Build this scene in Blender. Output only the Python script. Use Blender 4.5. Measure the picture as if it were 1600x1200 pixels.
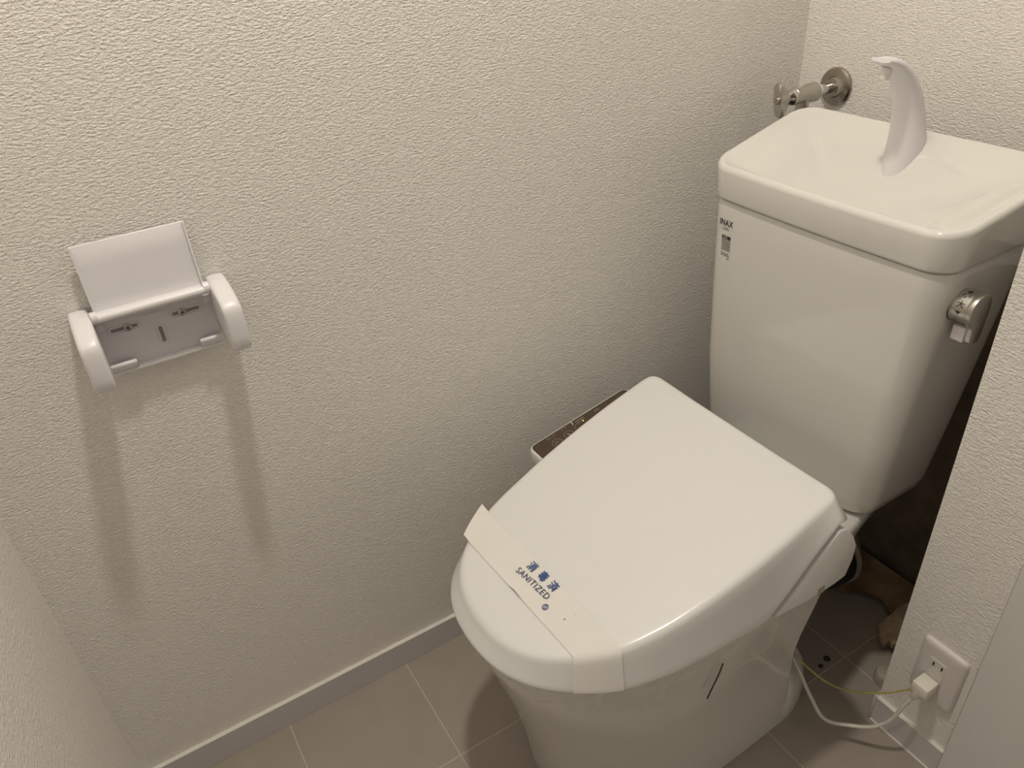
import bpy, bmesh, math, random
from mathutils import Vector, Matrix
random.seed(7)
for o in list(bpy.data.objects): bpy.data.objects.remove(o)
S = bpy.context.scene
COL = S.collection

# ------------------------------------------------------------------ camera
YAW, PIT, ROL = -1.06017565, 0.576061682, 0.0735025707
fw = Vector((math.sin(YAW)*math.cos(PIT), math.cos(YAW)*math.cos(PIT), -math.sin(PIT)))
rt = Vector((math.cos(YAW), -math.sin(YAW), 0))
dn = fw.cross(rt)
c_, s_ = math.cos(ROL), math.sin(ROL)
r2 = c_*rt + s_*dn
d2 = -s_*rt + c_*dn
cam = bpy.data.cameras.new('camera')
cam.sensor_fit = 'HORIZONTAL'; cam.sensor_width = 36.0
cam.lens = 1201.96/1600*36.0
cam.clip_start = 0.02
co = bpy.data.objects.new('camera', cam); COL.objects.link(co)
m = Matrix((r2, -d2, -fw)).transposed().to_4x4()
m.translation = Vector((0.97823, -1.18322, 1.26552))
co.matrix_world = m
S.camera = co

# ------------------------------------------------------------------ world, exposure
W = bpy.data.worlds.new('world'); S.world = W
W.use_nodes = True
bg = W.node_tree.nodes['Background']
bg.inputs[0].default_value = (1.0, 0.90, 0.78, 1)
bg.inputs[1].default_value = 0.33
LAMP_POWER = 11.9
LAMP_COLOR = (1.0, 0.935, 0.84)
vs = S.view_settings
vs.view_transform = 'Standard'; vs.look = 'None'; vs.exposure = 0.0; vs.gamma = 1.0
vs.use_curve_mapping = False

# ------------------------------------------------------------------ materials
def new_mat(name, col, rough=0.5, metal=0.0, coat=0.0, spec=0.5):
    mt = bpy.data.materials.new(name); mt.use_nodes = True
    b = mt.node_tree.nodes['Principled BSDF']
    b.inputs['Base Color'].default_value = (*col, 1)
    b.inputs['Roughness'].default_value = rough
    b.inputs['Metallic'].default_value = metal
    b.inputs['Specular IOR Level'].default_value = spec
    if coat:
        b.inputs['Coat Weight'].default_value = coat
        b.inputs['Coat Roughness'].default_value = 0.04
    return mt

def nodes(mt):
    return mt.node_tree.nodes, mt.node_tree.links, mt.node_tree.nodes['Principled BSDF']

def wallpaper(name, horiz):
    """woven-relief vinyl wallpaper; horiz = axis index that runs level along the wall"""
    mt = new_mat(name, (0.905, 0.872, 0.82), 0.62, spec=0.35)
    N, L, b = nodes(mt)
    tc = N.new('ShaderNodeTexCoord')
    def noise(sx, detail, dist):
        mp = N.new('ShaderNodeMapping')
        sc = [1, 1, 1]
        sc[horiz] = sx[0]; sc[2] = sx[1]
        mp.inputs['Scale'].default_value = sc
        nz = N.new('ShaderNodeTexNoise')
        nz.inputs['Scale'].default_value = 1.0
        nz.inputs['Detail'].default_value = detail
        nz.inputs['Roughness'].default_value = 0.55
        nz.inputs['Distortion'].default_value = dist
        L.new(tc.outputs['Object'], mp.inputs['Vector']); L.new(mp.outputs[0], nz.inputs['Vector'])
        return nz.outputs['Fac']
    a = noise((135, 430), 2.5, 0.35)
    c = noise((520, 230), 2.0, 0.2)
    mx = N.new('ShaderNodeMath'); mx.operation = 'MULTIPLY_ADD'
    L.new(c, mx.inputs[0]); mx.inputs[1].default_value = 0.6; L.new(a, mx.inputs[2])
    bp = N.new('ShaderNodeBump'); bp.inputs['Strength'].default_value = 0.85
    bp.inputs['Distance'].default_value = 0.0032
    L.new(mx.outputs[0], bp.inputs['Height']); L.new(bp.outputs[0], b.inputs['Normal'])
    return mt

def speckle(mt, base, var, scale, bump=0.0, bscale=None):
    N, L, b = nodes(mt)
    tc = N.new('ShaderNodeTexCoord'); nz = N.new('ShaderNodeTexNoise')
    nz.inputs['Scale'].default_value = scale; nz.inputs['Detail'].default_value = 5
    rp = N.new('ShaderNodeValToRGB')
    rp.color_ramp.elements[0].position = 0.3; rp.color_ramp.elements[1].position = 0.7
    rp.color_ramp.elements[0].color = (*var, 1); rp.color_ramp.elements[1].color = (*base, 1)
    L.new(tc.outputs['Object'], nz.inputs['Vector']); L.new(nz.outputs['Fac'], rp.inputs[0])
    L.new(rp.outputs[0], b.inputs['Base Color'])
    if bump:
        n2 = N.new('ShaderNodeTexNoise'); n2.inputs['Scale'].default_value = bscale or scale
        n2.inputs['Detail'].default_value = 4
        L.new(tc.outputs['Object'], n2.inputs['Vector'])
        bp = N.new('ShaderNodeBump'); bp.inputs['Strength'].default_value = 0.5
        bp.inputs['Distance'].default_value = bump
        L.new(n2.outputs['Fac'], bp.inputs['Height']); L.new(bp.outputs[0], b.inputs['Normal'])
    return mt

MAT = {}
MAT['paper_y'] = wallpaper('wallpaper_side', 1)
MAT['paper_x'] = wallpaper('wallpaper_back', 0)
MAT['rawboard_and_shade'] = speckle(new_mat('raw_wallboard_and_shade', (0.2, 0.15, 0.1), 0.85), (0.20, 0.155, 0.11), (0.13, 0.10, 0.07), 20)
MAT['ceil'] = new_mat('ceiling_paint', (0.82, 0.79, 0.73), 0.8)
MAT['base'] = new_mat('baseboard_vinyl', (0.63, 0.60, 0.60), 0.45)
MAT['base_top'] = new_mat('baseboard_edge', (0.78, 0.75, 0.69), 0.5)
MAT['jamb'] = speckle(new_mat('door_frame_sheet', (0.66, 0.645, 0.63), 0.5), (0.76, 0.74, 0.72), (0.74, 0.72, 0.70), 60, 0.0003, 400)
MAT['tile'] = speckle(new_mat('floor_tile', (0.4, 0.35, 0.28), 0.42), (0.375, 0.33, 0.278), (0.345, 0.303, 0.252), 14, 0.0003, 120)
MAT['grout'] = new_mat('grout', (0.54, 0.48, 0.395), 0.8)
MAT['ceramic'] = new_mat('ceramic', (0.74, 0.725, 0.685), 0.09, coat=0.4)
MAT['seatp'] = new_mat('seat_plastic', (0.79, 0.785, 0.765), 0.2, coat=0.25)
MAT['wingp'] = new_mat('unit_plastic', (0.78, 0.77, 0.745), 0.28)
MAT['holder'] = new_mat('holder_plastic', (0.80, 0.785, 0.80), 0.32)
MAT['holder_in'] = new_mat('holder_plate', (0.74, 0.71, 0.75), 0.4)
MAT['chrome'] = new_mat('chrome', (0.62, 0.60, 0.57), 0.14, 1.0)
MAT['satin'] = new_mat('satin_metal', (0.52, 0.50, 0.46), 0.32, 1.0)
MAT['chrome2'] = speckle(new_mat('worn_chrome', (0.5, 0.48, 0.44), 0.2, 1.0), (0.50, 0.47, 0.43), (0.36, 0.32, 0.27), 40)
MAT['darkmetal'] = new_mat('screw_steel', (0.42, 0.39, 0.36), 0.3, 1.0)
MAT['slotgrey'] = new_mat('slot_shade', (0.30, 0.28, 0.29), 0.6)
MAT['dark'] = new_mat('dark_slot', (0.03, 0.027, 0.024), 0.6)
MAT['white'] = new_mat('white_plastic', (0.85, 0.83, 0.79), 0.35)
MAT['whitep'] = new_mat('seal_tape', (0.88, 0.87, 0.84), 0.6)
MAT['outlet'] = new_mat('outlet_plate', (0.72, 0.675, 0.655), 0.38)
MAT['socket'] = new_mat('outlet_socket', (0.70, 0.655, 0.60), 0.38)
MAT['plug'] = new_mat('plug_vinyl', (0.83, 0.80, 0.71), 0.45)
MAT['cord'] = new_mat('cord_vinyl', (0.72, 0.70, 0.63), 0.42)
MAT['earth'] = new_mat('earth_wire_vinyl', (0.50, 0.45, 0.12), 0.45)
MAT['panel'] = new_mat('panel_brown', (0.075, 0.052, 0.035), 0.35)
MAT['print'] = new_mat('panel_print', (0.36, 0.31, 0.26), 0.5)
MAT['printw'] = new_mat('panel_print_white', (0.75, 0.70, 0.60), 0.5)
MAT['blue'] = new_mat('blue_ink', (0.035, 0.085, 0.27), 0.7)
MAT['navy'] = new_mat('navy_ink', (0.03, 0.05, 0.13), 0.7)
MAT['ink'] = new_mat('black_ink', (0.03, 0.028, 0.025), 0.6)
MAT['inkg'] = new_mat('grey_ink', (0.09, 0.082, 0.07), 0.6)
MAT['rubber'] = new_mat('black_rubber_and_shade', (0.02, 0.018, 0.017), 0.5)
MAT['pvc'] = new_mat('pipe_plastic', (0.42, 0.38, 0.31), 0.5)
MAT['greypad'] = new_mat('lever_pad', (0.74, 0.71, 0.70), 0.4)
MAT['sensor'] = new_mat('sensor_window', (0.32, 0.29, 0.25), 0.3)
MAT['wood'] = speckle(new_mat('stained_plywood', (0.3, 0.2, 0.1), 0.8), (0.38, 0.25, 0.13), (0.13, 0.075, 0.04), 16, 0.001, 60)
MAT['board'] = speckle(new_mat('broken_board', (0.5, 0.4, 0.3), 0.85), (0.60, 0.48, 0.33), (0.25, 0.17, 0.10), 30, 0.001, 90)
MAT['strand'] = new_mat('dark_strand', (0.05, 0.045, 0.04), 0.6)
# paper band: thin, lets a little light through
mt = new_mat('paper_band', (0.80, 0.775, 0.73), 0.75, spec=0.2)
MAT['band'] = mt
# clear film
mt = new_mat('clear_film', (0.92, 0.9, 0.86), 0.18)
N, L, b = nodes(mt)
tr = N.new('ShaderNodeBsdfTransparent'); mix = N.new('ShaderNodeMixShader')
lw = N.new('ShaderNodeLayerWeight'); lw.inputs[0].default_value = 0.35
mr = N.new('ShaderNodeMapRange'); mr.inputs[3].default_value = 0.04; mr.inputs[4].default_value = 0.45
L.new(lw.outputs['Fresnel'], mr.inputs[0])
mix.inputs[0].default_value = 0.17
out = N['Material Output']
L.new(tr.outputs[0], mix.inputs[1]); L.new(b.outputs[0], mix.inputs[2]); L.new(mix.outputs[0], out.inputs[0])
N.remove(lw); N.remove(mr)
MAT['film'] = mt
mt = new_mat('green_lamp', (0.3, 0.9, 0.1), 0.4)
N, L, b = nodes(mt)
b.inputs['Emission Color'].default_value = (0.55, 1.0, 0.12, 1); b.inputs['Emission Strength'].default_value = 0.9
MAT['led'] = mt
mt = new_mat('lamp_diffuser', (1, 1, 1), 0.5)
N, L, b = nodes(mt)
b.inputs['Emission Color'].default_value = (*LAMP_COLOR, 1); b.inputs['Emission Strength'].default_value = 6
MAT['diffuser'] = mt

# ------------------------------------------------------------------ helpers
ORG = {}
def org(parent):
    return ORG.get(parent.name, Vector((0, 0, 0))) if parent else Vector((0, 0, 0))

def link_mesh(name, me, mat, parent=None, smooth=True, angle=40):
    o = bpy.data.objects.new(name, me); COL.objects.link(o)
    if mat: me.materials.append(MAT[mat])
    for p in me.polygons: p.use_smooth = smooth
    if smooth and angle:
        try: me.set_sharp_from_angle(angle=math.radians(angle))
        except Exception: pass
    if parent:
        o.parent = parent
        ORG[o.name] = org(parent)
    return o

def mesh(name, V, F, mat, parent=None, smooth=True, angle=40):
    g = org(parent)
    me = bpy.data.meshes.new(name)
    me.from_pydata([tuple(Vector(v)-g) for v in V], [], F)
    bm = bmesh.new(); bm.from_mesh(me); bmesh.ops.recalc_face_normals(bm, faces=bm.faces); bm.to_mesh(me); bm.free()
    me.update()
    return link_mesh(name, me, mat, parent, smooth, angle)

def bm_obj(name, bm, mat, parent=None, smooth=True, angle=40):
    g = org(parent)
    bmesh.ops.translate(bm, vec=-g, verts=bm.verts)
    bmesh.ops.recalc_face_normals(bm, faces=bm.faces)
    me = bpy.data.meshes.new(name); bm.to_mesh(me); bm.free()
    return link_mesh(name, me, mat, parent, smooth, angle)

def thing(name, label, cat, loc, group=None):
    o = bpy.data.objects.new(name, None); COL.objects.link(o)
    o.location = loc; o.empty_display_size = 0.05
    ORG[o.name] = Vector(loc)
    tag(o, label, cat, group)
    return o

def tag(o, label, cat, group=None):
    o['label'] = label; o['category'] = cat
    if group: o['group'] = group
    return o

def structure(o, label=None):
    o['kind'] = 'structure'
    if label: o['label'] = label
    return o

def bm_box(bm, x0, x1, y0, y1, z0, z1, bev=0.0, seg=2):
    r = bmesh.ops.create_cube(bm, size=1.0)
    vs_ = r['verts']
    bmesh.ops.scale(bm, vec=(x1-x0, y1-y0, z1-z0), verts=vs_)
    bmesh.ops.translate(bm, vec=((x0+x1)/2, (y0+y1)/2, (z0+z1)/2), verts=vs_)
    if bev:
        es = list({e for v in vs_ for e in v.link_edges})
        bmesh.ops.bevel(bm, geom=es, offset=bev, segments=seg, affect='EDGES', profile=0.5)

def box(name, x0, x1, y0, y1, z0, z1, mat, parent=None, bev=0.0, seg=2, smooth=True):
    bm = bmesh.new(); bm_box(bm, x0, x1, y0, y1, z0, z1, bev, seg)
    return bm_obj(name, bm, mat, parent, smooth)

def catmull(P, n=6, closed=False):
    P = [Vector(p) for p in P]; out = []
    K = len(P)
    for i in range(K if closed else K-1):
        if closed: a, b_, c, d = P[(i-1) % K], P[i], P[(i+1) % K], P[(i+2) % K]
        else: a, b_, c, d = P[max(i-1, 0)], P[i], P[i+1], P[min(i+2, K-1)]
        for k in range(n):
            t = k/n
            out.append(0.5*((2*b_)+(c-a)*t+(2*a-5*b_+4*c-d)*t*t+(3*b_-a-3*c+d)*t**3))
    if not closed: out.append(P[-1])
    return out

def tube(name, pts, r, mat, parent=None, seg=10, caps=True, rz=None):
    """round tube along points; r may be a list; rz gives a second half-axis"""
    pts = [Vector(p) for p in pts]; V = []; F = []
    n = len(pts); up = Vector((0, 0, 1))
    t0 = (pts[1]-pts[0]).normalized()
    if abs(t0.z) > 0.9: up = Vector((1, 0, 0))
    nrm = (up - t0*up.dot(t0)).normalized()
    for i, p in enumerate(pts):
        t = (pts[min(i+1, n-1)]-pts[max(i-1, 0)]).normalized()
        nrm = (nrm - t*nrm.dot(t)).normalized(); bi = t.cross(nrm)
        ra = r[i] if isinstance(r, (list, tuple)) else r
        rb = ra if rz is None else (rz[i] if isinstance(rz, (list, tuple)) else rz)
        for k in range(seg):
            a = 2*math.pi*k/seg
            V.append(p+bi*math.cos(a)*ra+nrm*math.sin(a)*rb)
    for i in range(n-1):
        for k in range(seg):
            k2 = (k+1) % seg
            F.append((i*seg+k, i*seg+k2, (i+1)*seg+k2, (i+1)*seg+k))
    if caps:
        F.append(tuple(range(seg))[::-1]); F.append(tuple((n-1)*seg+k for k in range(seg)))
    return mesh(name, V, F, mat, parent)

def lathe(name, prof, origin, axis, mat, parent=None, seg=32, angle=35):
    """prof: list of (distance along axis, radius)"""
    ax = Vector(axis).normalized(); o = Vector(origin)
    u = ax.orthogonal().normalized(); v = ax.cross(u)
    V = []; F = []
    for (d, r) in prof:
        for k in range(seg):
            a = 2*math.pi*k/seg
            V.append(o+ax*d+(u*math.cos(a)+v*math.sin(a))*r)
    for i in range(len(prof)-1):
        for k in range(seg):
            k2 = (k+1) % seg
            F.append((i*seg+k, i*seg+k2, (i+1)*seg+k2, (i+1)*seg+k))
    F.append(tuple(range(seg))); F.append(tuple((len(prof)-1)*seg+k for k in range(seg)))
    return mesh(name, V, F, mat, parent, True, angle)

def loft(name, rings, mat, parent=None, cap0=True, cap1=True, angle=50):
    n = len(rings[0]); V = [p for r in rings for p in r]; F = []
    for i in range(len(rings)-1):
        for k in range(n):
            k2 = (k+1) % n
            F.append((i*n+k, i*n+k2, (i+1)*n+k2, (i+1)*n+k))
    if cap0: F.append(tuple(range(n)))
    if cap1: F.append(tuple((len(rings)-1)*n+k for k in range(n)))
    return mesh(name, V, F, mat, parent, True, angle)

def offset2(P, d):
    """outward offset of a closed 2D loop (counter-clockwise)"""
    n = len(P); out = []
    for i in range(n):
        a = P[i-1]; b_ = P[(i+1) % n]
        tx, ty = b_[0]-a[0], b_[1]-a[1]
        l = math.hypot(tx, ty) or 1
        out.append((P[i][0]+ty/l*d, P[i][1]-tx/l*d))
    return out

def rrect(x0, x1, y0, y1, r, seg=8, bow=0.0, sub=True):
    """ccw rounded rectangle; bow pushes the y0 side outwards in the middle"""
    P = []
    cs = [(x1-r, y0+r, -90), (x1-r, y1-r, 0), (x0+r, y1-r, 90), (x0+r, y0+r, 180)]
    if isinstance(r, tuple): pass
    for (cx, cy, a0) in cs:
        for k in range(seg+1):
            a = math.radians(a0+90*k/seg)
            P.append((cx+r*math.cos(a), cy+r*math.sin(a)))
    # extra points on the straight sides
    out = []
    n = len(P)
    for i in range(n):
        a, b_ = P[i], P[(i+1) % n]
        out.append(a)
        if sub and math.hypot(a[0]-b_[0], a[1]-b_[1]) > 0.05:
            for k in range(1, 12):
                t = k/12; out.append((a[0]+(b_[0]-a[0])*t, a[1]+(b_[1]-a[1])*t))
    if bow:
        xm, hw = (x0+x1)/2, (x1-x0)/2
        ym = (y0+y1)/2
        out = [(x, y-bow*max(0, 1-((x-xm)/hw)**2)*(max(0, (ym-y)/(ym-y0)))) for x, y in out]
    return out

def prism(name, poly, axis, a0, a1, mat, parent=None, bev=0.0, seg=2):
    """extrude 2D polygon: axis 0 -> poly is (y,z); axis 1 -> (x,z); axis 2 -> (x,y)"""
    bm = bmesh.new()
    def pt(p, a):
        if axis == 0: return (a, p[0], p[1])
        if axis == 1: return (p[0], a, p[1])
        return (p[0], p[1], a)
    A = [bm.verts.new(pt(p, a0)) for p in poly]; B = [bm.verts.new(pt(p, a1)) for p in poly]
    n = len(poly)
    bm.faces.new(A); bm.faces.new(B[::-1])
    for i in range(n): bm.faces.new((A[i], B[i], B[(i+1) % n], A[(i+1) % n]))
    bmesh.ops.recalc_face_normals(bm, faces=bm.faces)
    if bev:
        es = [e for e in bm.edges if len(e.link_faces) == 2 and e.calc_face_angle(0) > math.radians(25)]
        bmesh.ops.bevel(bm, geom=es, offset=bev, segments=seg, affect='EDGES', profile=0.5, clamp_overlap=True)
    return bm_obj(name, bm, mat, parent)

def text_obj(name, s, size, fn, mat, parent, sx=1.0, shear=0.0, bold=0.0, spacing=1.0):
    """lettering as thin raised mesh; fn maps (u,v,h) in metres to world"""
    cu = bpy.data.curves.new('tmp', 'FONT'); cu.body = s; cu.size = size; cu.align_x = 'CENTER'
    cu.align_y = 'CENTER'; cu.resolution_u = 3; cu.offset = bold; cu.space_character = spacing
    o = bpy.data.objects.new('tmp', cu); COL.objects.link(o)
    dg = bpy.context.evaluated_depsgraph_get()
    me = bpy.data.meshes.new_from_object(o.evaluated_get(dg))
    V = [(v.co.x*sx, v.co.y) for v in me.vertices]; F = [tuple(p.vertices) for p in me.polygons]
    bpy.data.objects.remove(o); bpy.data.curves.remove(cu); bpy.data.meshes.remove(me)
    if not V: return None
    return mesh(name, [fn(u, v) for u, v in V], F, mat, parent, False)

def flat(name, polys, fn, mat, parent):
    """flat print made from 2D polygons"""
    V = []; F = []
    for poly in polys:
        i0 = len(V); V += [fn(u, v) for u, v in poly]; F.append(tuple(range(i0, i0+len(poly))))
    return mesh(name, V, F, mat, parent, False)

def ring2(cx, cy, r0, r1, seg=24, a0=0, a1=360):
    out = []
    for k in range(seg):
        a = math.radians(a0+(a1-a0)*k/seg); b_ = math.radians(a0+(a1-a0)*(k+1)/seg)
        out.append([(cx+r0*math.cos(a), cy+r0*math.sin(a)), (cx+r1*math.cos(a), cy+r1*math.sin(a)),
                    (cx+r1*math.cos(b_), cy+r1*math.sin(b_)), (cx+r0*math.cos(b_), cy+r0*math.sin(b_))])
    return out

def stroke(pts, w):
    out = []
    for a, b_ in zip(pts[:-1], pts[1:]):
        dx, dy = b_[0]-a[0], b_[1]-a[1]; l = math.hypot(dx, dy); nx, ny = -dy/l*w/2, dx/l*w/2
        out.append([(a[0]+nx, a[1]+ny), (a[0]-nx, a[1]-ny), (b_[0]-nx, b_[1]-ny), (b_[0]+nx, b_[1]+ny)])
    return out

# ------------------------------------------------------------------ room shell
YF = -1.394        # wall beside the door
XW, YW = 0.5752, -0.2806   # corner of the short return wall
CEIL = 2.40
structure(box('wall_left', -0.1, 0, YF-0.1, 0.1, -0.05, CEIL+0.05, 'paper_y', smooth=False))
structure(box('wall_back', 0, 0.82, 0, 0.1, 0.733, CEIL+0.05, 'paper_x', smooth=False))
structure(box('wall_back_lower', 0, 0.82, 0.0015, 0.1, -0.05, 0.733, 'rawboard_and_shade', smooth=False), 'unpapered brown lower part of the back wall behind the tank')
structure(box('wall_front', 0, 0.80, YF-0.1, YF, -0.05, CEIL+0.05, 'paper_x', smooth=False))
structure(box('wall_inner', XW, 0.70, YW, YW+0.10, -0.05, CEIL+0.05, 'paper_x', smooth=False))
structure(box('wall_right', 0.72, 0.82, YW+0.10, 0, -0.05, CEIL+0.05, 'rawboard_and_shade', smooth=False))  # unseen wall, coloured dark to put shade into the recess
structure(box('ceiling', 0, 0.70, YF, 0, CEIL, CEIL+0.05, 'ceil', smooth=False))
# door opening: frame post, lintel and short wall above it
structure(box('trim_1', 0.699, 0.86, -0.295, YW+0.10, -0.02, CEIL+0.05, 'jamb', bev=0.0012, seg=1), 'smooth pale grey door frame post beside the outlet')
structure(box('trim_2', 0.70, 0.86, YF, -0.295, 2.02, 2.05, 'jamb', bev=0.0012, seg=1), 'pale grey door frame head')
structure(box('wall_door', 0.70, 0.80, YF, -0.295, 2.05, CEIL+0.05, 'paper_y', smooth=False))
# baseboards: skirting body plus top edge coloured lighter as a painted highlight
HB, TB = 0.060, 0.008
def baseboard(name, x0, x1, y0, y1):
    bm = bmesh.new(); bm_box(bm, x0, x1, y0, y1, 0.0006, HB-0.0008)
    o = structure(bm_obj(name, bm, 'base', None, False))
    e = box('top_edge', x0, x1, y0, y1, HB-0.0008, HB, 'base_top', o, smooth=False)
    return o
baseboard('baseboard_left', 0, TB, YF, 0)
baseboard('baseboard_front', TB, 0.70, YF, YF+TB)
b = baseboard('baseboard_right', XW, 0.6985, YW-TB, YW)
b2 = box('corner_cap', XW-0.006, XW, YW-TB, YW+0.03, 0.0006, HB, 'base', b, bev=0.003)
fe = box('floor_edge_bead', XW, 0.6985, YW-TB-0.0025, YW-TB, 0.0004, 0.0035, 'base_top', b, smooth=False)

# floor: grout bed with separate tiles
fl = structure(box('floor', -0.05, 0.86, YF-0.05, 0.05, -0.05, -0.0004, 'grout', smooth=False))
PT = 0.2347
xs = [0.0-PT*0] + [0.2335+PT*k for k in range(3)] + [0.86]
ys = [0.0] + [-0.2190-PT*k for k in range(6)]
ys = [y for y in ys if y > YF] + [YF]
G = 0.0010
for i in range(len(xs)-1):
    for j in range(len(ys)-1):
        x0, x1, y1, y0 = xs[i], min(xs[i+1], 0.86), ys[j], ys[j+1]
        if x1-x0 < 0.01: continue
        if x0 >= 0.70 and y0 > -0.30: continue
        bm = bmesh.new()
        bm_box(bm, x0+(G if i else 0), x1-G, y0+G, y1-(G if j else 0), -0.008, 0.0, 0.0005, 1)
        bm_obj('floor_tile', bm, 'tile', fl, False)
# hallway floor outside the door
structure(box('floor_hall', 0.86, 2.6, -2.6, 0.6, -0.05, -0.001, 'tile', smooth=False))
structure(box('wall_hall', 2.6, 2.7, -2.6, 0.6, -0.05, CEIL, 'paper_y', smooth=False))

# ------------------------------------------------------------------ ceiling lamp (out of frame, the only lamp)
LX, LY = 0.40, -0.88
lampo = thing('ceiling_downlight', 'round white ceiling downlight above the toilet room', 'lamp', (LX, LY, CEIL))
lathe('trim_ring', [(0, 0.075), (0.006, 0.075), (0.012, 0.068), (0.012, 0.058), (0.004, 0.056)], (LX, LY, CEIL), (0, 0, -1), 'white', lampo)
lathe('diffuser', [(0.0042, 0.0555), (0.006, 0.0555), (0.0075, 0.04)], (LX, LY, CEIL), (0, 0, -1), 'diffuser', lampo)
al = bpy.data.lights.new('downlight_lamp', 'AREA'); al.shape = 'DISK'; al.size = 0.095
al.energy = LAMP_POWER; al.color = LAMP_COLOR
ao = bpy.data.objects.new('downlight_lamp', al); COL.objects.link(ao); ao.parent = lampo; ao.location = (0, 0, -0.016)

# ------------------------------------------------------------------ toilet
XC = 0.3345
toilet = thing('toilet', 'white ceramic toilet with hand-wash tank and closed bidet seat lid', 'toilet', (XC, -0.55, 0))

def bowl_ring(z, tip, w, yc, yb, wb, n=2.35, rc=0.03):
    """ccw seen from above; front points to -y"""
    half = []                                  # right side from tip to back centre
    for k in range(25):
        a = math.pi/2*k/24
        half.append((w*math.sin(a)**(2/n) if k else 0.0, yc-(yc-tip)*math.cos(a)**(2/n)))
    for k in range(1, 10):
        t = k/10; half.append((w+(wb-w)*t**1.6, yc+(yb-rc-yc)*t))
    for k in range(0, 7):
        a = math.pi/2*k/6
        half.append((wb-rc+rc*math.cos(a), yb-rc+rc*math.sin(a)))
    for k in range(1, 4): half.append(((wb-rc)*(1-k/3.0), yb))
    P = half[:-1] + [(-x, y) for x, y in half[::-1]][0:-1]
    return [(XC+x, y, z) for x, y in P]

def toilet_outline(dy=0.0):
    R = [(0, -.439), (.08, -.439), (.155, -.438), (.1755, -.4385), (.1865, -.4445), (.1900, -.458), (.190, -.50), (.190, -.55), (.1865, -.62), (.178, -.70),
         (.164, -.77), (.148, -.81), (.124, -.847), (.092, -.877), (.050, -.8955), (0, -.901)]
    full = R[::-1] + [(-x, y) for x, y in R[1:-1]]       # tip -> right -> back -> left
    c = catmull([(x, y, 0) for x, y in full], 5, True)
    T = [(-.91, 0), (-.84, .002), (-.78, .006), (-.72, .0065), (-.62, .002), (-.5, -.004), (-.43, -.006)]   # seat sits a touch askew
    def sh(y):
        for (y0, s0), (y1, s1) in zip(T[:-1], T[1:]):
            if y0 <= y <= y1: return s0+(s1-s0)*(y-y0)/(y1-y0)
        return 0
    return [(p.x+sh(p.y), p.y) for p in c]

# pedestal
rings = [bowl_ring(0.0005, -.822, .165, -.58, -.405, .160, 2.2, .012),
         bowl_ring(0.03, -.824, .164, -.58, -.405, .158, 2.2, .012),
         bowl_ring(0.10, -.834, .163, -.59, -.405, .154, 2.2, .012),
         bowl_ring(0.18, -.851, .166, -.60, -.405, .153, 2.2, .012),
         bowl_ring(0.22, -.862, .170, -.60, -.398, .155, 2.2, .014),
         bowl_ring(0.28, -.878, .177, -.60, -.372, .156, 2.2, .02),
         bowl_ring(0.33, -.892, .183, -.60, -.335, .150, 2.2, .03),
         bowl_ring(0.355, -.899, .186, -.60, -.24, .130, 2.2, .04),
         bowl_ring(0.37, -.902, .187, -.60, -.165, .115, 2.2, .04),
         bowl_ring(0.39, -.903, .187, -.60, -.150, .112, 2.2, .04),
         bowl_ring(0.398, -.898, .182, -.60, -.155, .108, 2.2, .04)]
bowl = loft('bowl', rings, 'ceramic', toilet, angle=60)
# rounded foot of the pedestal
foot = []
fo = catmull([(0, -.30, 0), (-.10, -.313, 0), (-.137, -.343, 0), (-.156, -.385, 0), (-.157, -.43, 0), (-.13, -.52, 0), (-.08, -.60, 0), (0, -.64, 0),
              (.08, -.60, 0), (.13, -.52, 0), (.157, -.43, 0), (.156, -.385, 0), (.137, -.343, 0), (.10, -.313, 0)], 5, True)
fo = [(p.x, p.y) for p in fo]
for d, z in [(0, .0006), (0.001, .015), (-.001, .04), (-.007, .062), (-.018, .078), (-.034, .087), (-.055, .090)]:
    foot.append([(XC+x, y, z) for x, y in offset2(fo, d)])
loft('foot', foot, 'ceramic', toilet)

# seat ring under the lid
O = toilet_outline()
seat = []
for d, z in [(-.012, .400), (-.004, .403), (-.002, .410), (-.006, .4165), (-.05, .418)]:
    seat.append([(XC+x, min(y, -.50), z) for x, y in offset2(O, d)])
loft('seat', seat, 'seatp', toilet)

# seat lid: sloping flat top, rounded shoulder, deep skirt
def ztop(y): return 0.565+0.25*(y+0.4)
def zlow(y):
    if y < -.575: return 0.409+0.010*max(0, min(1, (y+.90)/.25))
    return 0.419+(0.535-0.419)*(y+.575)/(.575-.44)
lidr = []
prof = [(-.009, 0, 0), (-.005, 0, -.0003), (-.001, 0, -.0013), (.002, 0, -.0034), (.0045, 0, -.0075), (.0075, .20, -.006), (.0120, .52, -.002), (.0168, .84, 0), (.0188, .95, 0), (.0188, 1.0, 0)]
for d, t, dz in prof:
    ring = []
    for (x, y), (x0, y0) in zip(offset2(O, d), O):
        zt = ztop(y); zl = zlow(y0)
        bk = max(0, min(1, (y0+.452)/.013))      # the back end is a broad low bevel
        zl = zl*(1-bk)+(zt-.060)*bk
        ring.append((XC+x, y+bk*.012*t, zt+(zl-zt)*t+dz))
    lidr.append(ring)
# inner underside
ring = []
for (x, y), q in zip(offset2(O, .014), lidr[-1]): ring.append((XC+x, y, q[2]+.001))
lidr.append(ring)
lid = loft('seat_lid', lidr, 'seatp', toilet, True, True, angle=70)

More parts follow.
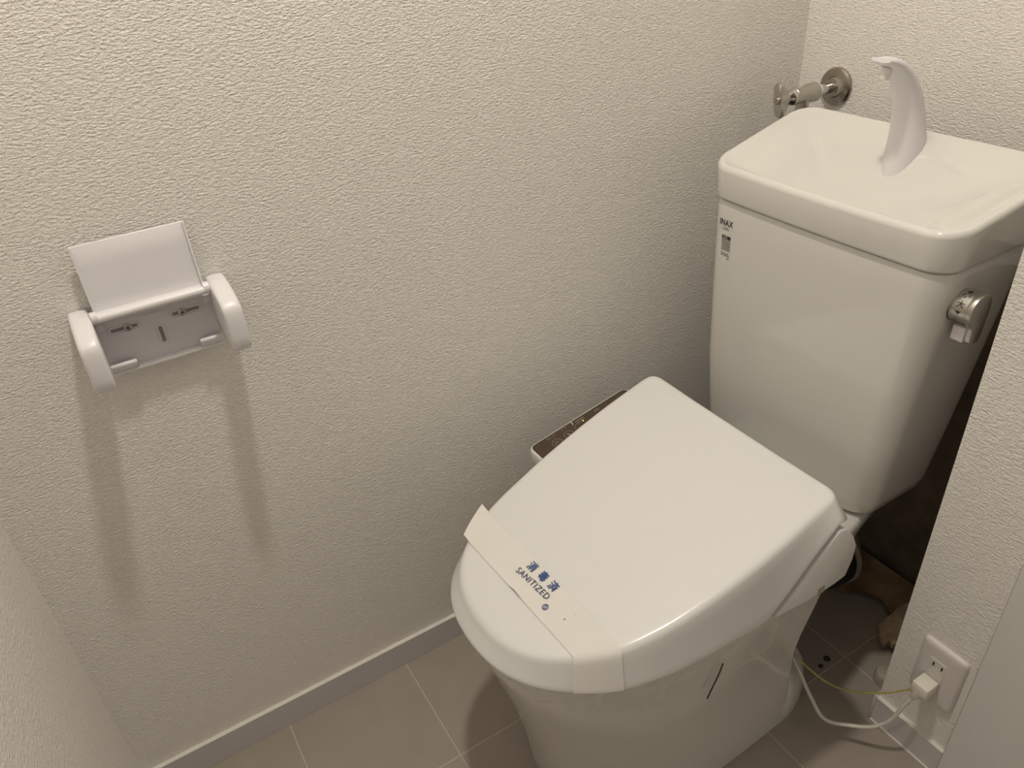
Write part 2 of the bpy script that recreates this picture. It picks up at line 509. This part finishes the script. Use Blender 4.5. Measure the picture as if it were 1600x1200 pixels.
# bidet unit under the lid: body with side wings
up = [(-.559, .4105), (-.550, .4185), (-.500, .4665), (-.452, .512), (-.438, .508), (-.418, .485), (-.405, .46), (-.406, .432), (-.414, .404), (-.437, .4005),
      (-.461, .4005), (-.49, .4005)]
unit = prism('bidet_unit', up, 0, XC-.2065, XC+.2065, 'wingp', toilet, .0022, 2)
box('sensor_window', XC+.2055, XC+.2073, -.472, -.460, .4012, .4135, 'sensor', unit, smooth=False)
# control panel arm on the wall side
def zp(y): return 0.500+0.20*(y+0.447)
PX0, PX1, PY0, PY1 = 0.079, 0.168, -.658, -.450
pr = rrect(PX0, PX1, PY0, PY1, .012, 6)
rr = []
for d, dz in [(-.006, -.034), (-.003, -.028), (0, -.018), (0, -.003), (-.0008, -.0008), (-.002, 0)]:
    rr.append([(x, y, zp(y)+dz) for x, y in offset2(pr, d)])
panel = loft('control_panel', rr, 'seatp', toilet)
rr = [[(x, y, zp(y)+dz) for x, y in offset2(pr, -.0034)] for dz in (-.001, .0004)]
loft('panel_face', rr, 'panel', panel)
# panel lettering frame: u along -y (reading from the user's side) , v towards the wall
def pf(cx, cy):
    return lambda u, v: (cx-v, cy+u, zp(cy+u)+.0009)
polys = ring2(0, 0, .0082, .0089)+stroke([(-.003, .003), (-.001, .0), (.002, -.001), (.003, .002)], .0011)+stroke([(-.001, 0), (-.003, -.003)], .0011)
flat('button_mark', polys, pf(0.1066, -.6158), 'print', panel)
polys = ring2(0, 0, .0082, .0089)+stroke([(-.0025, .003), (.001, .001), (-.001, -.002), (.003, -.003)], .0018)
flat('button_mark', polys, pf(0.1053, -.5903), 'print', panel)
polys = ring2(0, 0, .0082, .0089, 16, 60, 330)+stroke([(-.003, -.002), (.003, -.002)], .001)
flat('button_mark', polys, pf(0.1030, -.5660), 'print', panel)
for (cx, cy, s) in [(0.0895, -.6159, 'おしり'), (0.0885, -.5891, 'ビデ'), (0.0915, -.5213, '温度')]:
    text_obj('panel_lettering', s, .0062, pf(cx, cy), 'print', panel)
def moon(k0=0):
    out = []
    for k in range(14):
        a = math.radians(-70+140*k/14); b_ = math.radians(-70+140*(k+1)/14)
        w = lambda t: .0009*max(.15, math.cos(t*1.2))
        out.append([(.0062*math.cos(a), .0062*math.sin(a)), (.0062*math.cos(b_), .0062*math.sin(b_)),
                    ((.0062-w(b_)*1.8)*math.cos(b_)-.0001, (.0062-w(b_)*1.8)*math.sin(b_)), ((.0062-w(a)*1.8)*math.cos(a), (.0062-w(a)*1.8)*math.sin(a))])
    return out
flat('moon_mark', moon(), pf(0.0868, -.5760), 'printw', panel)
flat('panel_lines', stroke([(-.009, .002), (.008, .002)], .0016)+stroke([(-.009, -.003), (.008, -.003)], .0009), pf(0.0905, -.5560), 'print', panel)
lathe('status_light', [(0, .0012), (.0008, .0012), (.0011, .0008)], (0.0957, -.5536, zp(-.5536)+.0004), (0, 0, 1), 'led', panel, 10)

# tank
def tank_ring(z, hw, yf, yb, r, cx=-.012, bow=.004): return [(XC+cx+x, y, z) for x, y in rrect(-hw, hw, yf, yb, r, 8, bow)]
TZ = [(.395, .154, -.285, -.150, .028, -.026), (.398, .164, -.296, -.143, .032, -.026), (.408, .172, -.304, -.138, .034, -.026), (.43, .177, -.308, -.135, .034, -.026), (.55, .186, -.313, -.130, .033, -.024),
      (.68, .192, -.3175, -.126, .032, -.0185), (.79, .1965, -.321, -.122, .032, -.014), (.825, .1975, -.3225, -.120, .032, -.012), (.8345, .196, -.3215, -.121, .031, -.012), (.8365, .191, -.316, -.126, .029, -.012)]
tank = loft('tank', [tank_ring(*a) for a in TZ], 'ceramic', toilet, angle=60)
# tank lid with hand basin, rim rises towards the wall
def zrim(y): return 0.889+0.215*(y+0.33)
TR = rrect(-.2005, .2005, -.3265, -.112, .036, 8, .005)
cx0, cy0 = 0.0, -.228
lr = []
for d, t in [(-.008, 0), (-.001, .0), (0, .06), (.001, .5), (.0025, .85)]:
    lr.append([(x, y, .8385+(zrim(y)-.8385)*t+(.0 if d > -.005 else .0)) for x, y in offset2(TR, d)])
for d, dz in [(.002, -.0045), (-.001, -.0012), (-.004, -.0002), (-.007, -.0010), (-.011, -.0034), (-.017, -.0078)]:
    lr.append([(x, y, zrim(y)+dz) for x, y in offset2(TR, d)])
base_in = offset2(TR, -.017)
for t, dep in [(.06, .0105), (.13, .0140), (.20, .0190), (.27, .0260), (.34, .0345), (.42, .0425), (.51, .0490), (.62, .0530), (.76, .0550), (.92, .0555)]:
    lr.append([(x*(1-t)+cx0*t, y*(1-t)+(cy0-.012)*t, (zrim(y)*(1-t)+(zrim(cy0)-.010)*t)-dep) for x, y in base_in])
nb = len(lr)
def flare(x, y, i): return x*(1+.07*min(1, [0, 0, .06, .5, .85][i] if i < 5 else 1)*max(0, (y+.33)/.21))
lr = [[(XC-.012+flare(x, y, i), y, z) for x, y, z in r] for i, r in enumerate(lr)]
tl = loft('tank_lid', lr, 'ceramic', toilet, angle=0)
# spout
XS = .3190
sp = catmull([(XS, -.140, .880), (XS, -.142, .912), (XS, -.148, .946), (XS, -.160, .982), (XS, -.181, 1.013), (XS, -.207, 1.035), (XS, -.235, 1.0455)], 5)
nS = len(sp)
def lerp_list(T, n): 
    out = []
    for i in range(n):
        u = i/(n-1)*(len(T)-1); k = min(int(u), len(T)-2); out.append(T[k]+(T[k+1]-T[k])*(u-k))
    return out
wx = lerp_list([.027, .0255, .0225, .0200, .0180, .0165, .0150], nS)
wt = lerp_list([.034, .029, .0235, .0190, .0150, .0095, .0030], nS)
spout = tube('spout', sp, wt, 'holder', tl, 24, True, wx)
lathe('spout_nozzle', [(0, .0070), (.012, .0070), (.0145, .0060), (.0145, .0035), (.010, .0035)], (XS, -.2185, 1.0335), (0, -.25, -1), 'white', spout, 16)
# lettering on the tank front
def tf(cx, cz):
    def fn(u, v):
        z = cz+v
        t = (z-.68)/(.79-.68)
        x = cx+u
        hw = .189+.0065*t
        bow = .004*max(0, 1-((x-XC+.0145)/hw)**2)
        return (x, -(.3175+.0035*t)-bow-.0006, z)
    return fn
text_obj('brand_lettering', 'INAX', .0145, tf(.1640, .8005), 'ink', tank, .82, 0, .00025)
text_obj('maker_lettering', 'LIXIL', .0075, tf(.1640, .7910), 'inkg', tank, .9)
lab = flat('caution_label', [[(-.0095, -.003), (.0095, -.003), (.0095, .003), (-.0095, .003)]], tf(.1660, .777), 'ink', tank)
text_obj('caution_heading', '注意', .0052, lambda u, v: tuple(Vector(tf(.1640, .777)(u, v))+Vector((0, -.0003, 0))), 'outlet', lab)
rows = []
for k in range(9):
    v = .7755-k*.0031
    if k == 6: continue
    x = -.0095
    end = .0095 if k < 6 else (.0075 if k == 7 else .009)
    while x < end:
        w = random.uniform(.0012, .004); x2 = min(x+w, end)
        rows.append([(x, v-.00075), (x2, v-.00075), (x2, v+.00075), (x, v+.00075)]); x = x2+random.uniform(.0004, .0009)
rows.append([(.003, .7455), (.0085, .7455), (.0085, .7468), (.003, .7468)])
flat('caution_print', rows, lambda u, v: tf(.1660, -.004)(u, v), 'inkg', tank)

# flush lever on the right side of the tank
KY, KZ = -.269, .786
KX = XC-.013+.1955
lever = lathe('flush_lever', [(0, .0225), (.002, .0225), (.003, .0212), (.0215, .0212)], (KX-.001, KY, KZ), (1, 0, 0), 'satin', toilet, 40)
lathe('lever_base_shadow', [(-.006, .0232), (.0006, .0232), (.0010, .0225)], (KX-.001, KY, KZ), (1, 0, 0), 'rubber', lever, 40)  # black ring paints the thin shadow round the knob base
tabp = [(KY-.0215*math.cos(math.radians(a)), KZ+.0215*math.sin(math.radians(a))) for a in range(-22, 190, 8)]      # round head, front to back over the top
tabp += [(KY+.0185, KZ-.024), (KY+.0165, KZ-.041), (KY+.0125, KZ-.0475), (KY-.002, KZ-.0475), (KY-.0060, KZ-.044), (KY-.0066, KZ-.030), (KY-.0085, KZ-.0225), (KY-.0140, KZ-.0165)]
prism('lever_blade', tabp, 0, KX+.0200, KX+.0285, 'satin', lever, .0009, 2)
prism('lever_pad', [(KX+.0035, KZ-.026), (KX+.0205, KZ-.026), (KX+.0205, KZ-.0465), (KX+.0035, KZ-.0465)], 1, KY-.0080, KY+.006, 'greypad', lever, .0016, 2)
# marks wrapped round the knob
def kf(ang, rr_=.0214):
    def fn(u, v):
        a = math.radians(ang)+v/rr_
        return (KX+.0115+u, KY-math.cos(a)*rr_, KZ+math.sin(a)*rr_)
    return fn
text_obj('lever_mark', '小', .0095, kf(60), 'ink', lever, 1, 0, .0002)
flat('lever_arrow', [[(-.004, -.002), (.004, -.002), (0, .003)]], kf(82), 'ink', lever)
text_obj('lever_mark', '大', .0095, kf(24), 'ink', lever, 1, 0, .0002)
flat('lever_arrow', [[(-.004, .002), (0, -.003), (.004, .002)]], kf(-4), 'ink', lever)

# rear outlet of the trap and its rubber joint
drain = lathe('trap_outlet', [(0, .052), (.205, .056), (.21, .052)], (XC+.012, -.395, .142), (0, 1, 0), 'ceramic', toilet)
lathe('rubber_joint', [(0, .058), (.002, .063), (.036, .066), (.038, .05)], (XC+.012, -.192, .142), (0, 1, 0), 'rubber', drain)
dp = thing('drain_pipe', 'pale plastic drain pipe bending down behind the toilet', 'pipe', (XC, -.12, 0))
lathe('pipe_collar', [(0, .052), (.001, .069), (.008, .069), (.010, .052)], (XC+.012, -.153, .142), (0, 1, 0), 'pvc', dp)
tube('pipe', catmull([(XC+.012, -.146, .142), (XC+.004, -.125, .132), (XC-.018, -.102, .100), (XC-.036, -.088, .055), (XC-.04, -.085, .0005)], 5), .048, 'pvc', dp, 28)

# clear protective film wrapped round the bowl below the lid, with creases
V = []; F = []
cols = []
for k in range(-44, 45):
    a = k/44*0.86
    cols.append(a)
NZ = 9
def bowl_pt(a, z):
    # point on bowl side; a in [-1,1] runs left-back -> tip -> right-back
    t = min(1, max(0, (z-.22)/(.39-.22)))
    tip = -.862-.041*t; w = .170+.017*t
    s = abs(a)
    if s < .7:
        an = math.pi/2*(s/.7)
        x = w*math.sin(an)**(2/2.2); y = -.60-(-.60-tip)*math.cos(an)**(2/2.2)
    else:
        x = w; y = -.60+(s-.7)*.5
    return (math.copysign(x, a) if s > 1e-6 else 0.0, y)
rnd = random.Random(3)
low = [0.312+0.02*math.sin(c*5+1)+rnd.uniform(-.006, .006) for c in cols]
for i, c in enumerate(cols):
    for j in range(NZ):
        z = low[i]+(.398-low[i])*j/(NZ-1)
        x, y = bowl_pt(c, z)
        e = .0016+abs(rnd.gauss(0, .0018))*(0.4+0.6*(j < 6))
        L_ = math.hypot(x, y+.6) or 1
        V.append((XC+x+x/L_*e, y+(y+.6)/L_*e, z))
for i in range(len(cols)-1):
    for j in range(NZ-1):
        F.append((i*NZ+j, i*NZ+j+1, (i+1)*NZ+j+1, (i+1)*NZ+j))
film = mesh('protective_film', V, F, 'film', None, False)
tag(film, 'creased clear plastic film clinging to the toilet bowl rim', 'film')
tube('loose_strand', catmull([(.5245, -.630, .350), (.5225, -.634, .325), (.5185, -.640, .292), (.5160, -.643, .272)], 5), .0011, 'strand', film, 6)

# ------------------------------------------------------------------ paper band on the lid
band = thing('paper_band', 'cream paper strip printed SANITIZED lying across the toilet lid', 'paper strip', (XC, -.816, .46))
BS = [-.8435, -.831, -.819, -.807, -.7935]
nO = len(O)
def rim_index(y):
    # fractional position on the right-hand side of the lid outline (tip is index 0)
    for k in range(0, nO//2):
        if O[k][1] <= y <= O[k+1][1] and O[k][0] > 0: return k+(y-O[k][1])/(O[k+1][1]-O[k][1])
    return 10.0
def lid_pt(ri, q):
    k = int(q); t = q-k
    return Vector(lidr[ri][k]).lerp(Vector(lidr[ri][k+1]), t)
V = []; F = []
for j, yb_ in enumerate(BS):
    q = rim_index(yb_+.005)
    e = lid_pt(1, q); eL = XC-(e.x-XC)+.004
    row = []
    for i in range(30):
        u = i/29
        x = eL-.010+(e.x-eL+.010)*u
        y = yb_+.005*(2*u-1)
        z = ztop(y)+.0012
        if x < eL+.01: z += .0035*min(1, (eL+.01-x)/.015)
        g = math.exp(-((x-XC-.004)/.012)**2)         # crease lifting the front edge
        z += (.0045 if j == 0 else .0018 if j == 1 else 0)*g
        row.append(Vector((x, y, z)))
    for ri in range(2, 10):
        p = lid_pt(ri, q); a = lid_pt(ri, q-1); b_ = lid_pt(ri, q+1)
        tn = (b_-a).normalized(); out_ = Vector((tn.y, -tn.x, 0)).normalized()
        w = min(1, (ri-1)/5)
        row.append(p+out_*(.0016+.0012*w)+Vector((0, 0, .0014*(1-w)+(.002 if ri == 9 else 0))))
    V += row
nu = len(row)
for j in range(len(BS)-1):
    for i in range(nu-1):
        F.append((j*nu+i, j*nu+i+1, (j+1)*nu+i+1, (j+1)*nu+i))
strip = mesh('strip', V, F, 'band', band, True, 30)
def bf(cx, cy, rot=-2.0):
    a = math.radians(rot); ca, sa = math.cos(a), math.sin(a)
    def fn(u, v):
        x = cx+u*ca-v*sa; y = cy+u*sa+v*ca
        return (x, y, ztop(y)+.0024+.0006*math.exp(-((x-XC-.004)/.016)**2))
    return fn
text_obj('lettering', 'SANITIZED', .0126, bf(.3425, -.8180, 5), 'navy', strip, 1.03, 0, .0, 1.12)
for s, cx, cy in [('消', .3200, -.8040), ('毒', .3440, -.8020), ('済', .3665, -.8005)]:
    text_obj('lettering', s, .0150, bf(cx, cy, 3), 'blue', strip, 1, 0, .0003)
em = ring2(0, 0, .0036, .0045, 20)+ring2(0, .001, .0012, .0022, 12, 20, 250)+ring2(0, -.001, .0012, .0022, 12, 200, 430)
flat('emblem', em, bf(.3850, -.8255, 3), 'blue', strip)
flat('ink_speck', [[(.0009*math.cos(a*.9), .0009*math.sin(a*.9)) for a in range(7)]], bf(.4174, -.8169), 'inkg', strip)
flat('ink_speck', [[(.0006*math.cos(a*.9), .0006*math.sin(a*.9)) for a in range(7)]], bf(.4213, -.8034), 'inkg', strip)

# ------------------------------------------------------------------ toilet paper holder
hold = thing('paper_holder', 'empty white plastic toilet paper holder with its cover flipped up', 'paper holder', (0, -1.14, .78))
def arm(y0, y1):
    P = [(0.0005, .873), (.030, .8725), (.062, .8655), (.0755, .859), (.0815, .849), (.084, .820), (.082, .803), (.073, .7955), (.050, .797), (.028, .805), (.0005, .812)]
    pc = catmull([(x, z, 0) for x, z in P], 3)
    poly = [(p.x, p.y) for p in pc]
    return prism('side_arm', poly, 1, y0, y1, 'holder', hold, .0045, 3)
arm(-1.2315, -1.2085)
arm(-1.0715, -1.0480)
plate = box('back_plate', .0003, .004, -1.2085, -1.0715, .7835, .866, 'holder_in', hold, smooth=False)
# raised rims of the screw slots
def slot(name, y0, y1, z0, z1, r):
    """oblong recess: dark floor with raised lip, on the plate"""
    P = rrect(y0, y1, z0, z1, r, 5)
    rr = [[(.004, y, z) for y, z in offset2(P, .0012)], [(.0052, y, z) for y, z in offset2(P, .0008)], [(.0052, y, z) for y, z in P], [(.0042, y, z) for y, z in offset2(P, -.0003)]]
    o = loft(name, rr, 'holder_in', plate, False, True)
    Q = offset2(P, -.0022)
    mesh('slot_hole', [(.0045, y, z) for y, z in Q], [tuple(range(len(Q)))], 'slotgrey', plate, False)
    return o
slot('screw_slot', -1.1965, -1.1605, .8315, .8405, .0044)
slot('screw_slot', -1.1235, -1.0855, .8315, .8405, .0044)
slot('centre_slot', -1.1440, -1.1350, .8010, .8275, .0044)
mesh('thumb_mark', [(.0046, y, z) for y, z in [(-1.158, .8455), (-1.124, .8455), (-1.129, .8395), (-1.153, .8395)]], [(0, 1, 2, 3)], 'holder_in', plate, False)
for yy in (-1.1745, -1.109):
    scw = lathe('screw', [(0, .0052), (.0012, .0052), (.0024, .0034), (.0026, .0015)], (.0046, yy, .836), (1, 0, 0), 'darkmetal', hold, 16)
    bm = bmesh.new(); bm_box(bm, .0070, .0074, yy-.0020, yy+.0020, .8356, .8364); bm_box(bm, .0070, .0074, yy-.0004, yy+.0004, .834, .838)
    bm_obj('screw_cross', bm, 'dark', scw, False)
# bottom lip and the two roll-stop tabs
box('bottom_lip', .0004, .0135, -1.2085, -1.0715, .7805, .7845, 'holder', hold, bev=.001)
for (y0, y1) in ((-1.2085, -1.1780), (-1.1000, -1.0715)):
    prism('roll_tab', [(.004, .7825), (.004, .7935), (.017, .7985), (.0205, .7975), (.0205, .794), (.012, .784)], 1, y0, y1, 'holder', hold, .0008, 1)
for (y0, y1) in ((-1.2085, -1.199), (-1.082, -1.0715)):
    box('hinge_block', .004, .018, y0, y1, .8455, .8535, 'holder_in', hold, bev=.0008)
# cover flipped up, leaning on the wall
def cover_pts():
    return [(.030, .8655), (.0225, .8725), (.0205, .885), (.0155, .925), (.0120, .951)]
Pc = cover_pts()
out = [(x, z) for x, z in Pc]+[(x-.0028, z+.0002) for x, z in Pc[::-1]]
cover = prism('cover', out, 1, -1.2035, -1.0765, 'holder', hold, .0006, 1)
tube('hinge_roll', [(.0285, -1.2035, .8665), (.0285, -1.0765, .8665)], .0052, 'holder', hold, 14)
for y0 in (-1.2085, -1.0785):
    tube('hinge_pin', [(.0265, y0, .868), (.0265, y0+.007, .868)], .0075, 'holder', hold, 16)
for y0, y1 in ((-1.2035, -1.2012), (-1.0788, -1.0765)):
    prism('cover_flange', [(.0225, .8725), (.026, .875), (.0215, .905), (.0145, .951), (.0120, .951), (.0155, .925), (.0205, .885)], 1, y0, y1, 'holder', cover)

# ------------------------------------------------------------------ stop valve on the back wall
vx, vz = .080, .940
valve = thing('stop_valve', 'chrome water stop valve with two-winged handle on the back wall', 'valve', (vx, 0, vz))
lathe('wall_flange', [(.0003, .031), (.004, .031), (.0075, .0285), (.009, .021), (.010, .018), (.017, .0155), (.018, .009)], (vx, 0, vz), (0, -1, 0), 'chrome2', valve, 40)
lathe('pipe', [(0, .0088), (.05, .0088)], (vx, -.012, vz), (0, -1, 0), 'chrome', valve)
lathe('seal_ring', [(0, .0096), (.002, .0118), (.006, .0122), (.009, .0115)], (vx, -.046, vz), (0, -1, 0), 'whitep', valve)
body = lathe('valve_body', [(0, .0125), (.002, .0158), (.020, .0152), (.030, .0125), (.044, .0128), (.052, .0135), (.056, .010)], (vx, -.054, vz), (0, -1, 0), 'satin', valve)
lathe('outlet_neck', [(0, .0105), (.020, .0105), (.022, .0135), (.040, .0135), (.042, .010)], (vx, -.082, vz-.004), (0, 0, -1), 'satin', body)
lathe('bonnet', [(0, .0125), (.006, .0132), (.012, .012), (.016, .0085), (.024, .0075)], (vx, -.104, vz), (0, -1, 0), 'chrome', valve)
# lobed handle: a revolved star shape
V = []; F = []
hy = -.121; SEG = 60
hp = [(0, .0080, 0), (.004, .0095, .12), (.010, .0130, .7), (.015, .0155, 1.0), (.019, .0160, 1.0), (.022, .0150, .95), (.0235, .0115, .75), (.0225, .0065, .3)]
for d, r, lob in hp:
    for k in range(SEG):
        a = 2*math.pi*k/SEG
        s = math.cos(a-math.radians(100)) ** 2
        s = s**3.2
        rr_ = r*(1-.34*lob)+lob*.0180*s
        V.append((vx+rr_*math.cos(a), hy-d, vz+rr_*math.sin(a)))
for i in range(len(hp)-1):
    for k in range(SEG):
        k2 = (k+1) % SEG
        F.append((i*SEG+k, i*SEG+k2, (i+1)*SEG+k2, (i+1)*SEG+k))
F.append(tuple(range(SEG))); F.append(tuple((len(hp)-1)*SEG+k for k in range(SEG)))
hd = mesh('handle', V, F, 'satin', valve, True, 50)
lathe('handle_cap', [(0, .0062), (.003, .0062), (.0045, .0045)], (vx, hy-.0215, vz), (0, -1, 0), 'darkmetal', hd, 20)
tube('supply_hose', catmull([(vx, -.082, .90), (vx, -.082, .80), (vx-.004, -.085, .62), (vx+.01, -.09, .46), (vx+.07, -.10, .375), (vx+.13, -.15, .36), (vx+.14, -.19, .385), (vx+.14, -.20, .405)], 5), .0065, 'satin', valve, 10)

# ------------------------------------------------------------------ outlet, plug, cords
OX, OZ, OY = .6487, .2013, YW
outl = thing('wall_outlet', 'white two-way wall outlet plate low on the short return wall', 'outlet', (OX, OY, OZ-.06))
rr = [[(x, OY-d, z) for x, z in rrect(OX-.0355-e, OX+.0355+e, OZ-.0605-e, OZ+.0605+e, max(.0015, .008+e), 6, 0.0, False)] for d, e in [(.0002, 0), (.003, 0), (.0055, -.0015), (.0072, -.0045), (.008, -.009), (.0082, -.014)]]
pl = loft('cover_plate', rr, 'outlet', outl)
sk = box('socket_insert', OX-.0155, OX+.0105, OY-.0092, OY-.0075, OZ-.030, OZ+.031, 'socket', outl, bev=.0006, seg=1)
box('socket_edge', OX-.0155, OX+.0105, OY-.0096, OY-.0088, OZ+.0305, OZ+.032, 'whitep', outl, smooth=False)
for dx in (-.0085, .0050):
    sh = box('slot_shutter', OX+dx-.0045, OX+dx+.0035, OY-.0096, OY-.0088, OZ+.0165, OZ+.0275, 'outlet', sk, smooth=False)
    box('contact_slot', OX+dx-.0012, OX+dx+.0012, OY-.0100, OY-.0094, OZ+.0185, OZ+.0265, 'dark', sk, smooth=False)
cord = thing('power_cord', 'white power cord with chunky plug hanging from the wall outlet', 'power cord', (.55, -.37, 0))
px, pz = OX-.004, OZ-.018
bm = bmesh.new()
bm_box(bm, px-.013, px+.013, OY-.038, OY-.0098, pz-.011, pz+.011, .0022, 2)
plugb = bm_obj('plug_body', bm, 'plug', cord)
lathe('plug_neck', [(0, .0085), (.010, .0072), (.020, .0058), (.022, .0045)], (px-.003, OY-.030, pz-.008), (-.22, -.05, -1), 'plug', plugb, 16)
for dx in (-.006, .006):
    box('prong', px+dx-.0008, px+dx+.0008, OY-.0105, OY-.0085, pz-.003, pz+.003, 'satin', plugb, smooth=False)
cp = catmull([(px-.006, OY-.031, pz-.028), (.632, -.318, .130), (.624, -.327, .090), (.608, -.340, .062), (.583, -.357, .047), (.550, -.384, .046), (.515, -.380, .060), (.482, -.376, .088), (.452, -.374, .115), (.42, -.36, .13), (.38, -.37, .14)], 6)
tube('cable', cp, .0043, 'cord', cord, 10, True, .0032)
gw = catmull([(px-.010, OY-.030, pz-.012), (.622, -.312, .153), (.600, -.318, .125), (.559, -.325, .084), (.521, -.338, .070), (.485, -.358, .090), (.446, -.370, .118), (.41, -.36, .135), (.38, -.37, .145)], 6)
g = tube('earth_wire', gw, .0016, 'earth', None, 8)
tag(g, 'thin yellow-green earth wire running from plug to behind toilet', 'wire')

# ------------------------------------------------------------------ debris in the dark corner behind the toilet
def slab(name, poly, z0, th, mat, tilt=None, n=1):
    bm = bmesh.new()
    f_ = tilt or (lambda x, y: 0)
    A = [bm.verts.new((x, y, z0+f_(x, y))) for x, y in poly]; B = [bm.verts.new((x, y, z0+th+f_(x, y))) for x, y in poly]
    k = len(poly)
    bm.faces.new(A); bm.faces.new(B[::-1])
    for i in range(k): bm.faces.new((A[i], B[i], B[(i+1) % k], A[(i+1) % k]))
    return bm_obj(name, bm, mat, None, False)
rn = random.Random(5)
poly = [(.302, -.012), (.302, -.030), (.346, -.034), (.352, -.10), (.38, -.082), (.40, -.070), (.43, -.062), (.455, -.075), (.48, -.060), (.52, -.05), (.545, -.012)]
poly = [(x+rn.uniform(-.003, .003), y+(rn.uniform(-.003, .003) if y < -.02 else 0)) for x, y in poly]
w = slab('plywood_sheet', poly, .001, .006, 'wood', lambda x, y: .052*max(0, (y+.10)/.10)**1.2)
tag(w, 'stained brown plywood offcut lying against the back wall under the tank', 'plywood')
poly = [(.470, -.135), (.486, -.150), (.500, -.158), (.502, -.146), (.512, -.149), (.517, -.13), (.512, -.118), (.524, -.108), (.535, -.060), (.54, -.03), (.512, -.02), (.488, -.045), (.472, -.085)]
w = slab('broken_board', poly, .020, .010, 'board', lambda x, y: .05*(y+.15)/.13+.0*(x-.5))
tag(w, 'jagged pale broken board leaning beside the plywood offcut', 'board')
o = lathe('pipe_cap', [(0, .020), (.014, .020), (.020, .017), (.023, .008)], (.541, -.203, .0005), (0, 0, 1), 'pvc', None, 24)
tag(o, 'white round pipe cap on the floor behind the short wall', 'cap')
for (x, y, s, lb) in [(.453, -.252, .0065, 'larger of two black crumbs on the tile behind the toilet'), (.457, -.274, .0045, 'smaller of two black crumbs on the tile behind the toilet')]:
    bm = bmesh.new(); bmesh.ops.create_icosphere(bm, subdivisions=2, radius=s)
    for v in bm.verts: v.co *= 1+rn.uniform(-.25, .2); v.co.z = max(v.co.z*.6, -s*.4)
    bmesh.ops.translate(bm, vec=(x, y, s*.4+.0003), verts=bm.verts)
    tag(bm_obj('debris_crumb', bm, 'dark', None, False), lb, 'debris', 'black crumbs behind the toilet')
